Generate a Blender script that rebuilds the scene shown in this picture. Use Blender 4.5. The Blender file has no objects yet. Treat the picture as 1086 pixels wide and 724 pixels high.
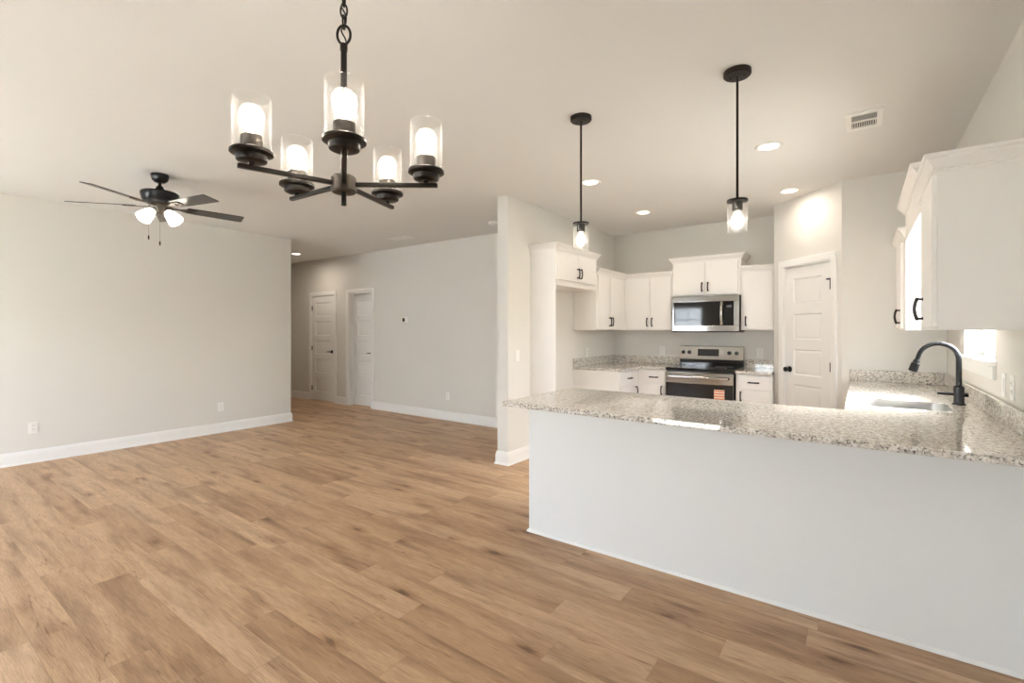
import bpy, bmesh, math, random
from mathutils import Vector, Matrix
random.seed(7)
S = bpy.context.scene
C = S.collection
PI = math.pi

# ------------------------------------------------------------------ camera
cam_d = bpy.data.cameras.new('camera')
cam_d.sensor_width = 36.0
cam_d.lens = 507.5 / 1086 * 36
cam_d.shift_y = -12 / 1086
cam_d.clip_start = 0.02
cam = bpy.data.objects.new('camera', cam_d)
C.objects.link(cam)
cam.location = (0, 0, 1.37)
cam.rotation_euler = (PI / 2, 0, math.radians(36.02))
S.camera = cam

# ------------------------------------------------------------------ light and exposure
EXPOSURE = 0.40
SKY = 4.6
SUN = 45.0
BULB = 18.0
CAN = 3.0
WARM = (1.0, 0.91, 0.80)
SUN_DIR = Vector((-1.58, -0.47, -1.826))

world = bpy.data.worlds.new('sky')
S.world = world
world.use_nodes = True
wn = world.node_tree
wn.nodes.clear()
wo = wn.nodes.new('ShaderNodeOutputWorld')
bg = wn.nodes.new('ShaderNodeBackground')
sk = wn.nodes.new('ShaderNodeTexSky')
sk.sky_type = 'NISHITA'
sk.sun_disc = False
sk.sun_elevation = math.radians(47.9)
sk.sun_rotation = math.atan2(1.58, 0.47)
sk.air_density = 1.0
sk.dust_density = 3.0
sk.ozone_density = 1.0
bg.inputs['Strength'].default_value = SKY
hz_ = wn.nodes.new('ShaderNodeMix')            # thin haze whitens the blue of the sky
hz_.data_type = 'RGBA'
hz_.inputs['Factor'].default_value = 0.55
gr_ = wn.nodes.new('ShaderNodeRGBToBW')
wn.links.new(sk.outputs[0], gr_.inputs[0])
wn.links.new(sk.outputs[0], hz_.inputs['A'])
wn.links.new(gr_.outputs[0], hz_.inputs['B'])
wn.links.new(hz_.outputs['Result'], bg.inputs[0])
wn.links.new(bg.outputs[0], wo.inputs[0])

sun_d = bpy.data.lights.new('sun', 'SUN')
sun_d.energy = SUN
sun_d.angle = math.radians(0.53)
sun_d.color = (1.0, 0.96, 0.9)
sun = bpy.data.objects.new('sun', sun_d)
C.objects.link(sun)
sun.location = (6, 8, 8)
sun.rotation_euler = SUN_DIR.to_track_quat('-Z', 'Y').to_euler()


def portal(name, loc, rot, sx, sy):
    d = bpy.data.lights.new(name, 'AREA')
    d.shape = 'RECTANGLE'
    d.size, d.size_y = sx, sy
    d.cycles.is_portal = True
    o = bpy.data.objects.new(name, d)
    C.objects.link(o)
    o.location, o.rotation_euler = loc, rot


vs = S.view_settings
vs.view_transform = 'Standard'
vs.look = 'None'
vs.exposure = EXPOSURE
vs.gamma = 1.0
vs.use_curve_mapping = False
cy = S.cycles
cy.use_denoising = True
cy.max_bounces = 12
cy.diffuse_bounces = 6
cy.glossy_bounces = 6
cy.transmission_bounces = 8
cy.transparent_max_bounces = 16
cy.caustics_reflective = True
cy.caustics_refractive = False
cy.blur_glossy = 0.3
cy.sample_clamp_indirect = 12.0


# ------------------------------------------------------------------ materials
def mat_new(name):
    m = bpy.data.materials.new(name)
    m.use_nodes = True
    nt = m.node_tree
    nt.nodes.clear()
    out = nt.nodes.new('ShaderNodeOutputMaterial')
    return m, nt, out


def principled(name, col, rough=0.5, metal=0.0, spec=0.5, bump=0.0, bscale=200.0, vary=0.0, coat=0.0, emit=None, estr=0.0):
    m, nt, out = mat_new(name)
    b = nt.nodes.new('ShaderNodeBsdfPrincipled')
    b.inputs['Base Color'].default_value = (*col, 1)
    b.inputs['Roughness'].default_value = rough
    b.inputs['Metallic'].default_value = metal
    b.inputs['Specular IOR Level'].default_value = spec
    b.inputs['Coat Weight'].default_value = coat
    if emit:
        b.inputs['Emission Color'].default_value = (*emit, 1)
        b.inputs['Emission Strength'].default_value = estr
    tc = nt.nodes.new('ShaderNodeTexCoord')
    if vary:
        n = nt.nodes.new('ShaderNodeTexNoise')
        n.inputs['Scale'].default_value = 2.0
        nt.links.new(tc.outputs['Object'], n.inputs['Vector'])
        mx = nt.nodes.new('ShaderNodeMix')
        mx.data_type = 'RGBA'
        mx.inputs['A'].default_value = (*[c * (1 - vary) for c in col], 1)
        mx.inputs['B'].default_value = (*[min(1, c * (1 + vary)) for c in col], 1)
        nt.links.new(n.outputs['Fac'], mx.inputs['Factor'])
        nt.links.new(mx.outputs['Result'], b.inputs['Base Color'])
    if bump:
        n = nt.nodes.new('ShaderNodeTexNoise')
        n.inputs['Scale'].default_value = bscale
        n.inputs['Detail'].default_value = 3
        nt.links.new(tc.outputs['Object'], n.inputs['Vector'])
        bp = nt.nodes.new('ShaderNodeBump')
        bp.inputs['Strength'].default_value = bump
        bp.inputs['Distance'].default_value = 0.002
        nt.links.new(n.outputs['Fac'], bp.inputs['Height'])
        nt.links.new(bp.outputs['Normal'], b.inputs['Normal'])
    nt.links.new(b.outputs[0], out.inputs[0])
    return m


M = {}
M['wall'] = principled('wall_paint', (0.68, 0.662, 0.618), 0.75, spec=0.25, bump=0.08, bscale=350, vary=0.015)
M['ceil'] = principled('ceiling_paint', (0.75, 0.745, 0.725), 0.9, spec=0.1, bump=0.05, bscale=300, vary=0.01)
M['trim'] = principled('trim_paint', (0.79, 0.782, 0.758), 0.38, vary=0.01)
M['cab'] = principled('cabinet_paint', (0.82, 0.80, 0.768), 0.42, vary=0.012)
M['bronze'] = principled('dark_bronze', (0.028, 0.024, 0.021), 0.38, metal=0.65, vary=0.2)
M['brass'] = principled('brushed_bronze', (0.095, 0.080, 0.066), 0.42, metal=0.8, vary=0.1)
M['black'] = principled('matte_black_metal', (0.018, 0.019, 0.021), 0.3, metal=0.5, vary=0.1)
M['blade'] = principled('fan_blade_veneer', (0.035, 0.03, 0.026), 0.22, spec=0.6, vary=0.25)
M['steel'] = principled('stainless_steel', (0.47, 0.455, 0.43), 0.10, metal=1.0, vary=0.04)
M['steel_dark'] = principled('satin_steel', (0.78, 0.78, 0.77), 0.34, metal=0.7, vary=0.05)
M['glass_black'] = principled('black_glass', (0.008, 0.008, 0.009), 0.05, spec=0.6)
M['plastic_black'] = principled('black_plastic', (0.012, 0.012, 0.013), 0.35, vary=0.1)
M['plate'] = principled('white_plastic', (0.80, 0.79, 0.76), 0.35, vary=0.01)
M['slot'] = principled('slot_shade_colour', (0.10, 0.10, 0.10), 0.6)  # dark colour stands in for the shade inside slots and duct
M['frost'] = principled('frosted_glass', (0.9, 0.88, 0.84), 0.4, emit=(1.0, 0.9, 0.76), estr=5.0)
M['bulb'] = principled('lit_filament', (1, 1, 1), 0.3, emit=WARM, estr=BULB * 3.0)
M['fan_bulb'] = principled('fan_bulb', (1, 1, 1), 0.3, emit=WARM, estr=BULB)
M['lens'] = principled('can_lens', (1, 1, 1), 0.4, emit=(1.0, 0.86, 0.68), estr=8.0)
M['sticker'] = None
M['vinyl'] = principled('window_vinyl', (0.85, 0.86, 0.87), 0.35)
M['concrete'] = principled('pale_ground', (0.46, 0.46, 0.42), 0.9, vary=0.15)


def glass_mat(name, tint, gloss, rough=0.02, bump=0.0, scatter=None):
    m, nt, out = mat_new(name)
    t = nt.nodes.new('ShaderNodeBsdfTransparent')
    t.inputs[0].default_value = (*tint, 1)
    g = nt.nodes.new('ShaderNodeBsdfGlossy')
    g.inputs['Roughness'].default_value = rough
    lw = nt.nodes.new('ShaderNodeLayerWeight')
    lw.inputs['Blend'].default_value = 0.5
    pw = nt.nodes.new('ShaderNodeMath')
    pw.operation = 'POWER'
    pw.inputs[1].default_value = 3.0
    ma = nt.nodes.new('ShaderNodeMath')
    ma.operation = 'MULTIPLY_ADD'
    ma.inputs[1].default_value = gloss[1]
    ma.inputs[2].default_value = gloss[0]
    mx = nt.nodes.new('ShaderNodeMixShader')
    nt.links.new(lw.outputs['Facing'], pw.inputs[0])
    nt.links.new(pw.outputs[0], ma.inputs[0])
    nt.links.new(ma.outputs[0], mx.inputs[0])
    nt.links.new(t.outputs[0], mx.inputs[1])
    nt.links.new(g.outputs[0], mx.inputs[2])
    if bump:
        tc = nt.nodes.new('ShaderNodeTexCoord')
        v = nt.nodes.new('ShaderNodeTexVoronoi')
        v.inputs['Scale'].default_value = 120
        nt.links.new(tc.outputs['Object'], v.inputs['Vector'])
        bp = nt.nodes.new('ShaderNodeBump')
        bp.inputs['Strength'].default_value = bump
        bp.inputs['Distance'].default_value = 0.002
        nt.links.new(v.outputs['Distance'], bp.inputs['Height'])
        nt.links.new(bp.outputs[0], g.inputs['Normal'])
    if scatter:      # scatter of the seeds and lamp glow, mixed in as white, strongest at edges
        tr = nt.nodes.new('ShaderNodeBsdfTranslucent')
        di = nt.nodes.new('ShaderNodeBsdfDiffuse')
        ad = nt.nodes.new('ShaderNodeMixShader')
        nt.links.new(tr.outputs[0], ad.inputs[1])
        nt.links.new(di.outputs[0], ad.inputs[2])
        fa = nt.nodes.new('ShaderNodeMath')
        fa.operation = 'MULTIPLY_ADD'
        fa.inputs[1].default_value = scatter[1]
        fa.inputs[2].default_value = scatter[0]
        nt.links.new(pw.outputs[0], fa.inputs[0])
        m2 = nt.nodes.new('ShaderNodeMixShader')
        nt.links.new(fa.outputs[0], m2.inputs[0])
        nt.links.new(mx.outputs[0], m2.inputs[1])
        nt.links.new(ad.outputs[0], m2.inputs[2])
        nt.links.new(m2.outputs[0], out.inputs[0])
        return m
    nt.links.new(mx.outputs[0], out.inputs[0])
    return m


M['shade'] = glass_mat('seeded_glass', (0.99, 0.99, 0.985), (0.03, 0.25), 0.08, bump=0.8, scatter=(0.010, 0.11))
M['bulb_glass'] = glass_mat('bulb_glass', (0.97, 0.96, 0.94), (0.04, 0.2), 0.1, scatter=(0.06, 0.15))
M['pane'] = glass_mat('window_glass', (0.95, 0.96, 0.96), (0.04, 0.5), 0.0)


def math_node(nt, op, a, b=None, c=None):
    n = nt.nodes.new('ShaderNodeMath')
    n.operation = op
    for i, v in enumerate((a, b, c)):
        if v is None:
            continue
        if isinstance(v, (int, float)):
            n.inputs[i].default_value = v
        else:
            nt.links.new(v, n.inputs[i])
    return n.outputs[0]


def ramp(nt, fac, stops, interp='LINEAR'):
    r = nt.nodes.new('ShaderNodeValToRGB')
    r.color_ramp.interpolation = interp
    el = r.color_ramp.elements
    while len(el) < len(stops):
        el.new(0.5)
    for e, (p, c) in zip(el, stops):
        e.position = p
        e.color = (*c, 1) if len(c) == 3 else c
    nt.links.new(fac, r.inputs[0])
    return r.outputs[0]


def mixc(nt, fac, a, b, mode='MIX'):
    n = nt.nodes.new('ShaderNodeMix')
    n.data_type = 'RGBA'
    n.blend_type = mode
    for s, v in (('Factor', fac), ('A', a), ('B', b)):
        if isinstance(v, (int, float)):
            n.inputs[s].default_value = v
        elif isinstance(v, tuple):
            n.inputs[s].default_value = (*v, 1)
        else:
            nt.links.new(v, n.inputs[s])
    return n.outputs['Result']


def floor_mat():
    m, nt, out = mat_new('oak_plank_floor')
    W_, L_ = 0.152, 1.22
    tc = nt.nodes.new('ShaderNodeTexCoord')
    sp = nt.nodes.new('ShaderNodeSeparateXYZ')
    nt.links.new(tc.outputs['Object'], sp.inputs[0])
    x, y = sp.outputs[0], sp.outputs[1]
    yr = math_node(nt, 'DIVIDE', y, W_)
    row = math_node(nt, 'FLOOR', yr)
    wn1 = nt.nodes.new('ShaderNodeTexWhiteNoise')
    wn1.noise_dimensions = '1D'
    nt.links.new(row, wn1.inputs['W'])
    off = math_node(nt, 'MULTIPLY', wn1.outputs['Value'], 5.0)
    xr = math_node(nt, 'ADD', math_node(nt, 'DIVIDE', x, L_), off)
    col = math_node(nt, 'FLOOR', xr)
    cid = nt.nodes.new('ShaderNodeCombineXYZ')
    nt.links.new(col, cid.inputs[0])
    nt.links.new(row, cid.inputs[1])
    wn2 = nt.nodes.new('ShaderNodeTexWhiteNoise')
    wn2.noise_dimensions = '2D'
    nt.links.new(cid.outputs[0], wn2.inputs['Vector'])
    rnd = wn2.outputs['Value']
    # grain coordinates, shifted per plank
    gx = math_node(nt, 'ADD', x, math_node(nt, 'MULTIPLY', rnd, 37.0))
    gv = nt.nodes.new('ShaderNodeCombineXYZ')
    nt.links.new(math_node(nt, 'MULTIPLY', gx, 1.0), gv.inputs[0])
    nt.links.new(math_node(nt, 'MULTIPLY', y, 8.5), gv.inputs[1])
    nt.links.new(math_node(nt, 'MULTIPLY', rnd, 11.0), gv.inputs[2])

    def noise(scale, detail, rough, dist=0.0, vec=None):
        n = nt.nodes.new('ShaderNodeTexNoise')
        n.inputs['Scale'].default_value = scale
        n.inputs['Detail'].default_value = detail
        n.inputs['Roughness'].default_value = rough
        n.inputs['Distortion'].default_value = dist
        nt.links.new(vec or gv.outputs[0], n.inputs['Vector'])
        return n.outputs['Fac']
    big = noise(1.3, 2, 0.5, 0.5)
    fine = noise(6.0, 8, 0.72, 0.5)
    gv2 = nt.nodes.new('ShaderNodeCombineXYZ')
    nt.links.new(math_node(nt, 'MULTIPLY', gx, 4.0), gv2.inputs[0])
    nt.links.new(math_node(nt, 'MULTIPLY', y, 110.0), gv2.inputs[1])
    hair = noise(2.5, 4, 0.65, 0.2, gv2.outputs[0])
    base = ramp(nt, rnd, [(0.0, (0.480, 0.305, 0.174)), (0.35, (0.540, 0.352, 0.206)), (0.7, (0.580, 0.388, 0.232)), (1.0, (0.620, 0.426, 0.266))])
    g1 = ramp(nt, big, [(0.30, (0.66, 0.61, 0.57)), (0.44, (0.88, 0.86, 0.84)), (0.60, (1.05, 1.05, 1.05))])
    c1 = mixc(nt, 1.0, base, g1, 'MULTIPLY')
    g2 = ramp(nt, fine, [(0.34, (0.66, 0.60, 0.55)), (0.48, (0.98, 0.98, 0.98)), (0.68, (1.10, 1.09, 1.08))])
    c2 = mixc(nt, 0.42, c1, g2, 'MULTIPLY')
    g3 = ramp(nt, hair, [(0.35, (0.70, 0.66, 0.62)), (0.6, (1.09, 1.09, 1.09))])
    c3 = mixc(nt, 0.8, c2, g3, 'MULTIPLY')
    # knots with a soft halo, in some cells only
    kv = nt.nodes.new('ShaderNodeCombineXYZ')
    nt.links.new(gx, kv.inputs[0])
    nt.links.new(math_node(nt, 'MULTIPLY', y, 2.6), kv.inputs[1])
    vo = nt.nodes.new('ShaderNodeTexVoronoi')
    vo.inputs['Scale'].default_value = 2.6
    nt.links.new(kv.outputs[0], vo.inputs['Vector'])
    wig = noise(9.0, 4, 0.7, 1.0)
    sc = nt.nodes.new('ShaderNodeSeparateColor')
    nt.links.new(vo.outputs['Color'], sc.inputs[0])
    some = math_node(nt, 'MULTIPLY', math_node(nt, 'GREATER_THAN', sc.outputs[0], 0.50), 1.0)
    far = math_node(nt, 'SUBTRACT', 1.0, some)
    wob = math_node(nt, 'ADD', math_node(nt, 'ADD', vo.outputs['Distance'], far), math_node(nt, 'MULTIPLY', math_node(nt, 'SUBTRACT', wig, 0.5), 0.42))
    kn = ramp(nt, wob, [(0.0, (0.24, 0.18, 0.14)), (0.07, (0.40, 0.32, 0.26)), (0.14, (0.74, 0.67, 0.61)), (0.38, (1, 1, 1))])
    c4 = mixc(nt, 0.9, c3, kn, 'MULTIPLY')
    # thin mineral streaks along the grain
    gv3 = nt.nodes.new('ShaderNodeCombineXYZ')
    nt.links.new(math_node(nt, 'MULTIPLY', gx, 0.45), gv3.inputs[0])
    nt.links.new(math_node(nt, 'MULTIPLY', y, 9.0), gv3.inputs[1])
    nt.links.new(math_node(nt, 'MULTIPLY', rnd, 23.0), gv3.inputs[2])
    st1 = noise(1.6, 2, 0.6, 0.15, gv3.outputs[0])
    band = math_node(nt, 'ABSOLUTE', math_node(nt, 'SUBTRACT', st1, 0.40))
    gate = math_node(nt, 'MULTIPLY', math_node(nt, 'SUBTRACT', 0.62, wig), 0.05)
    cr = ramp(nt, math_node(nt, 'DIVIDE', band, math_node(nt, 'MAXIMUM', gate, 0.0005)), [(0.0, (0.52, 0.44, 0.38)), (0.5, (0.74, 0.68, 0.63)), (1.0, (1, 1, 1))])
    c4 = mixc(nt, 0.8, c4, cr, 'MULTIPLY')
    # seams
    fy = math_node(nt, 'FRACT', yr)
    fx = math_node(nt, 'FRACT', xr)
    ey = math_node(nt, 'MINIMUM', fy, math_node(nt, 'SUBTRACT', 1.0, fy))
    ex = math_node(nt, 'MINIMUM', fx, math_node(nt, 'SUBTRACT', 1.0, fx))
    dy = math_node(nt, 'MULTIPLY', ey, W_)
    dx = math_node(nt, 'MULTIPLY', ex, L_)
    d = math_node(nt, 'MINIMUM', dx, dy)
    seam = ramp(nt, math_node(nt, 'MULTIPLY', d, 400.0), [(0.0, (0.66, 0.61, 0.56)), (0.7, (1, 1, 1))])
    c5 = mixc(nt, 1.0, c4, seam, 'MULTIPLY')
    b = nt.nodes.new('ShaderNodeBsdfPrincipled')
    nt.links.new(c5, b.inputs['Base Color'])
    b.inputs['Roughness'].default_value = 0.42
    b.inputs['Specular IOR Level'].default_value = 0.35
    bp = nt.nodes.new('ShaderNodeBump')
    bp.inputs['Strength'].default_value = 0.12
    bp.inputs['Distance'].default_value = 0.001
    nt.links.new(fine, bp.inputs['Height'])
    nt.links.new(bp.outputs[0], b.inputs['Normal'])
    nt.links.new(b.outputs[0], out.inputs[0])
    return m


def granite_mat():
    m, nt, out = mat_new('speckled_granite')
    tc = nt.nodes.new('ShaderNodeTexCoord')

    def noise(scale, detail=4, rough=0.6, dist=0.0):
        n = nt.nodes.new('ShaderNodeTexNoise')
        n.inputs['Scale'].default_value = scale
        n.inputs['Detail'].default_value = detail
        n.inputs['Roughness'].default_value = rough
        n.inputs['Distortion'].default_value = dist
        nt.links.new(tc.outputs['Object'], n.inputs['Vector'])
        return n.outputs['Fac']

    def voro(scale):
        v = nt.nodes.new('ShaderNodeTexVoronoi')
        v.inputs['Scale'].default_value = scale
        nt.links.new(tc.outputs['Object'], v.inputs['Vector'])
        return v
    base = ramp(nt, noise(42, 5, 0.65, 0.3), [(0.28, (0.33, 0.295, 0.255)), (0.42, (0.54, 0.50, 0.445)), (0.54, (0.69, 0.655, 0.60)), (0.70, (0.78, 0.765, 0.73))])
    v1 = voro(150)
    sep = nt.nodes.new('ShaderNodeSeparateColor')
    nt.links.new(v1.outputs['Color'], sep.inputs[0])
    cell = sep.outputs[0]
    tint = ramp(nt, cell, [(0.0, (0.62, 0.60, 0.57)), (0.2, (0.9, 0.88, 0.85)), (0.6, (1.05, 1.04, 1.02)), (1.0, (1.18, 1.18, 1.18))])
    c1 = mixc(nt, 0.75, base, tint, 'MULTIPLY')
    dk = ramp(nt, noise(85, 3, 0.7, 0.6), [(0.38, (1, 1, 1)), (0.455, (0, 0, 0))])
    c2 = mixc(nt, dk, c1, (0.085, 0.075, 0.066))
    bl = ramp(nt, noise(60, 3, 0.6, 0.5), [(0.64, (0, 0, 0)), (0.70, (1, 1, 1))])
    c3 = mixc(nt, bl, c2, (0.20, 0.185, 0.165))
    wh = ramp(nt, noise(55, 2, 0.5, 0.3), [(0.64, (0, 0, 0)), (0.68, (1, 1, 1))])
    c4 = mixc(nt, wh, c3, (0.80, 0.79, 0.76))
    b = nt.nodes.new('ShaderNodeBsdfPrincipled')
    nt.links.new(c4, b.inputs['Base Color'])
    b.inputs['Roughness'].default_value = 0.012
    b.inputs['IOR'].default_value = 1.75
    nt.links.new(b.outputs[0], out.inputs[0])
    return m


def sticker_mat():
    m, nt, out = mat_new('paper_label')
    tc = nt.nodes.new('ShaderNodeTexCoord')
    sp = nt.nodes.new('ShaderNodeSeparateXYZ')
    nt.links.new(tc.outputs['Object'], sp.inputs[0])
    f = math_node(nt, 'FRACT', math_node(nt, 'MULTIPLY', sp.outputs[2], 33.0))
    c = ramp(nt, f, [(0.0, (0.70, 0.24, 0.10)), (0.55, (0.78, 0.66, 0.56)), (0.8, (0.78, 0.7, 0.62))], 'CONSTANT')
    b = nt.nodes.new('ShaderNodeBsdfPrincipled')
    nt.links.new(c, b.inputs['Base Color'])
    b.inputs['Roughness'].default_value = 0.5
    nt.links.new(b.outputs[0], out.inputs[0])
    return m


def siding_mat():
    m, nt, out = mat_new('lap_siding')
    tc = nt.nodes.new('ShaderNodeTexCoord')
    sp = nt.nodes.new('ShaderNodeSeparateXYZ')
    nt.links.new(tc.outputs['Object'], sp.inputs[0])
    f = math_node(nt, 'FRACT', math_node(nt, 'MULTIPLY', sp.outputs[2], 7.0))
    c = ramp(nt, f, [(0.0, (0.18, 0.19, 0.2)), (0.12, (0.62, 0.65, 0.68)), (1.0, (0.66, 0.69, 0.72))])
    b = nt.nodes.new('ShaderNodeBsdfPrincipled')
    nt.links.new(c, b.inputs['Base Color'])
    b.inputs['Roughness'].default_value = 0.7
    nt.links.new(b.outputs[0], out.inputs[0])
    return m


M['floor'] = floor_mat()
M['granite'] = granite_mat()
M['sticker'] = sticker_mat()
M['siding'] = siding_mat()


# ------------------------------------------------------------------ mesh helpers
def BM():
    return bmesh.new()


def box(bm, a, b, bevel=0.0, seg=2):
    x0, y0, z0 = [min(p, q) for p, q in zip(a, b)]
    x1, y1, z1 = [max(p, q) for p, q in zip(a, b)]
    t = bmesh.new()
    v = [t.verts.new(p) for p in ((x0, y0, z0), (x1, y0, z0), (x1, y1, z0), (x0, y1, z0), (x0, y0, z1), (x1, y0, z1), (x1, y1, z1), (x0, y1, z1))]
    for f in ((0, 3, 2, 1), (4, 5, 6, 7), (0, 1, 5, 4), (1, 2, 6, 5), (2, 3, 7, 6), (3, 0, 4, 7)):
        t.faces.new([v[i] for i in f])
    if bevel:
        bmesh.ops.bevel(t, geom=t.edges[:], offset=bevel, segments=seg, profile=0.5, affect='EDGES')
    merge(bm, t)


def merge(bm, t, mat=None):
    if mat is not None:
        bmesh.ops.transform(t, matrix=mat, verts=t.verts)
    me = bpy.data.meshes.new('tmp')
    t.to_mesh(me)
    t.free()
    bm.from_mesh(me)
    bpy.data.meshes.remove(me)


def frame_z(d):
    d = Vector(d).normalized()
    return d.to_track_quat('Z', 'Y').to_matrix().to_4x4()


def lathe(bm, prof, origin=(0, 0, 0), axis=(0, 0, 1), seg=32, cap=True):
    """prof = [(r, z)] revolved about the axis through origin."""
    t = bmesh.new()
    rings = []
    for r, z in prof:
        if r < 1e-6:
            rings.append([t.verts.new((0, 0, z))])
        else:
            rings.append([t.verts.new((r * math.cos(2 * PI * k / seg), r * math.sin(2 * PI * k / seg), z)) for k in range(seg)])
    for A, B in zip(rings, rings[1:]):
        for k in range(seg):
            k2 = (k + 1) % seg
            if len(A) == 1 and len(B) == 1:
                continue
            if len(A) == 1:
                t.faces.new((A[0], B[k], B[k2]))
            elif len(B) == 1:
                t.faces.new((A[k], A[k2], B[0]))
            else:
                t.faces.new((A[k], A[k2], B[k2], B[k]))
    if cap:
        if len(rings[0]) > 1:
            t.faces.new(rings[0][::-1])
        if len(rings[-1]) > 1:
            t.faces.new(rings[-1])
    bmesh.ops.recalc_face_normals(t, faces=t.faces)
    merge(bm, t, Matrix.Translation(origin) @ frame_z(axis))


def cyl(bm, p0, p1, r, r2=None, seg=20):
    p0, p1 = Vector(p0), Vector(p1)
    L = (p1 - p0).length
    lathe(bm, [(r, 0), (r if r2 is None else r2, L)], p0, p1 - p0, seg)


def tube(bm, pts, r, seg=12, closed=False):
    pts = [Vector(p) for p in pts]
    n = len(pts)
    t = bmesh.new()
    rings = []
    up = None
    for i, p in enumerate(pts):
        if closed:
            d = pts[(i + 1) % n] - pts[i - 1]
        else:
            d = pts[min(i + 1, n - 1)] - pts[max(i - 1, 0)]
        d.normalize()
        if up is None:
            up = d.orthogonal().normalized()
        up = (up - d * up.dot(d)).normalized()
        s = d.cross(up)
        rr = r[i] if isinstance(r, (list, tuple)) else r
        rings.append([t.verts.new(p + (up * math.cos(2 * PI * k / seg) + s * math.sin(2 * PI * k / seg)) * rr) for k in range(seg)])
    m = n if closed else n - 1
    for i in range(m):
        A, B = rings[i], rings[(i + 1) % n]
        for k in range(seg):
            k2 = (k + 1) % seg
            t.faces.new((A[k], A[k2], B[k2], B[k]))
    if not closed:
        t.faces.new(rings[0][::-1])
        t.faces.new(rings[-1])
    bmesh.ops.recalc_face_normals(t, faces=t.faces)
    merge(bm, t)


def sweep(bm, path, prof, closed_ends=True):
    """path = XY polyline, prof = [(out, z)] closed outline; 'out' goes to the right of the travel direction. Mitred corners."""
    P = [Vector((p[0], p[1])) for p in path]
    n = len(P)
    offs = []
    for i in range(n):
        dirs = []
        if i > 0:
            dirs.append((P[i] - P[i - 1]).normalized())
        if i < n - 1:
            dirs.append((P[i + 1] - P[i]).normalized())
        nr = [Vector((d.y, -d.x)) for d in dirs]
        if len(nr) == 1:
            offs.append(nr[0])
        else:
            s = nr[0] + nr[1]
            offs.append(s / max(0.2, (1 + nr[0].dot(nr[1]))))
    t = bmesh.new()
    rings = [[t.verts.new((P[i].x + offs[i].x * o, P[i].y + offs[i].y * o, z)) for o, z in prof] for i in range(n)]
    k = len(prof)
    for A, B in zip(rings, rings[1:]):
        for j in range(k):
            t.faces.new((A[j], A[(j + 1) % k], B[(j + 1) % k], B[j]))
    t.faces.new(rings[0])
    t.faces.new(rings[-1][::-1])
    bmesh.ops.recalc_face_normals(t, faces=t.faces)
    merge(bm, t)


def plate(bm, outer, holes, z0, z1, bevel=0.0):
    """flat slab with holes, outline in XY."""
    t = bmesh.new()
    edges = []
    for loop in [outer] + list(holes):
        v = [t.verts.new((p[0], p[1], z1)) for p in loop]
        edges += [t.edges.new((v[i], v[(i + 1) % len(v)])) for i in range(len(v))]
    bmesh.ops.triangle_fill(t, use_beauty=True, use_dissolve=False, edges=edges)
    bmesh.ops.dissolve_limit(t, angle_limit=0.01, verts=t.verts, edges=t.edges)
    r = bmesh.ops.extrude_face_region(t, geom=t.faces[:])
    vs_ = [g for g in r['geom'] if isinstance(g, bmesh.types.BMVert)]
    bmesh.ops.translate(t, verts=vs_, vec=(0, 0, z0 - z1))
    bmesh.ops.recalc_face_normals(t, faces=t.faces)
    if bevel:
        ed = [e for e in t.edges if len(e.link_faces) == 2 and abs(e.link_faces[0].normal.dot(e.link_faces[1].normal)) < 0.3 and
              (abs(e.link_faces[0].normal.z) > 0.9 or abs(e.link_faces[1].normal.z) > 0.9)]
        bmesh.ops.bevel(t, geom=ed, offset=bevel, segments=3, profile=0.5, affect='EDGES')
    merge(bm, t)


def rrect(x0, y0, x1, y1, r, n=6):
    pts = []
    for cx_, cy_, a in ((x1 - r, y1 - r, 0), (x0 + r, y1 - r, 90), (x0 + r, y0 + r, 180), (x1 - r, y0 + r, 270)):
        for k in range(n + 1):
            q = math.radians(a + 90 * k / n)
            pts.append((cx_ + r * math.cos(q), cy_ + r * math.sin(q)))
    return pts


def root_of(o):
    while o.parent:
        o = o.parent
    return o


def obj(name, bm, m, parent=None, local=False, smooth=35):
    """links bm as ONE mesh object. World coordinates unless local=True (coordinates of its thing)."""
    me = bpy.data.meshes.new(name)
    if parent is not None and not local:
        bmesh.ops.translate(bm, verts=bm.verts, vec=-root_of(parent).location)
    bm.to_mesh(me)
    bm.free()
    for f in me.polygons:
        f.use_smooth = True
    me.set_sharp_from_angle(angle=math.radians(smooth))
    me.materials.append(m)
    o = bpy.data.objects.new(name, me)
    C.objects.link(o)
    wnm = o.modifiers.new('weighted', 'WEIGHTED_NORMAL')   # flat faces stay flat beside their bevels
    wnm.keep_sharp = True
    wnm.weight = 100
    if parent is not None:
        o.parent = parent
    return o


def thing(name, label, cat, loc=(0, 0, 0), rotz=0.0, group=None):
    o = bpy.data.objects.new(name, None)
    o.empty_display_size = 0.05
    C.objects.link(o)
    o.location = loc
    o.rotation_euler = (0, 0, rotz)
    o['label'] = label
    o['category'] = cat
    if group:
        o['group'] = group
    return o


def tag(o, label, cat, group=None):
    o['label'] = label
    o['category'] = cat
    if group:
        o['group'] = group
    return o


def struct(name, bm, m, parent=None, local=False):
    o = obj(name, bm, m, parent, local)
    if parent is None:
        o['kind'] = 'structure'
    return o


def struct_root(name, loc=(0, 0, 0), rotz=0.0):
    o = bpy.data.objects.new(name, None)
    o.empty_display_size = 0.05
    C.objects.link(o)
    o.location = loc
    o.rotation_euler = (0, 0, rotz)
    o['kind'] = 'structure'
    return o


def dup(root, loc, rotz=None, label=None, rot=None):
    r = root.copy()
    C.objects.link(r)
    r.location = loc
    if rotz is not None:
        r.rotation_euler = (0, 0, rotz)
    if rot is not None:
        r.rotation_euler = rot
    if label:
        r['label'] = label
    for ch in list(root.children):
        c = ch.copy()
        C.objects.link(c)
        c.parent = r
        for g in list(ch.children):
            d = g.copy()
            C.objects.link(d)
            d.parent = c
    return r


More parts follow.
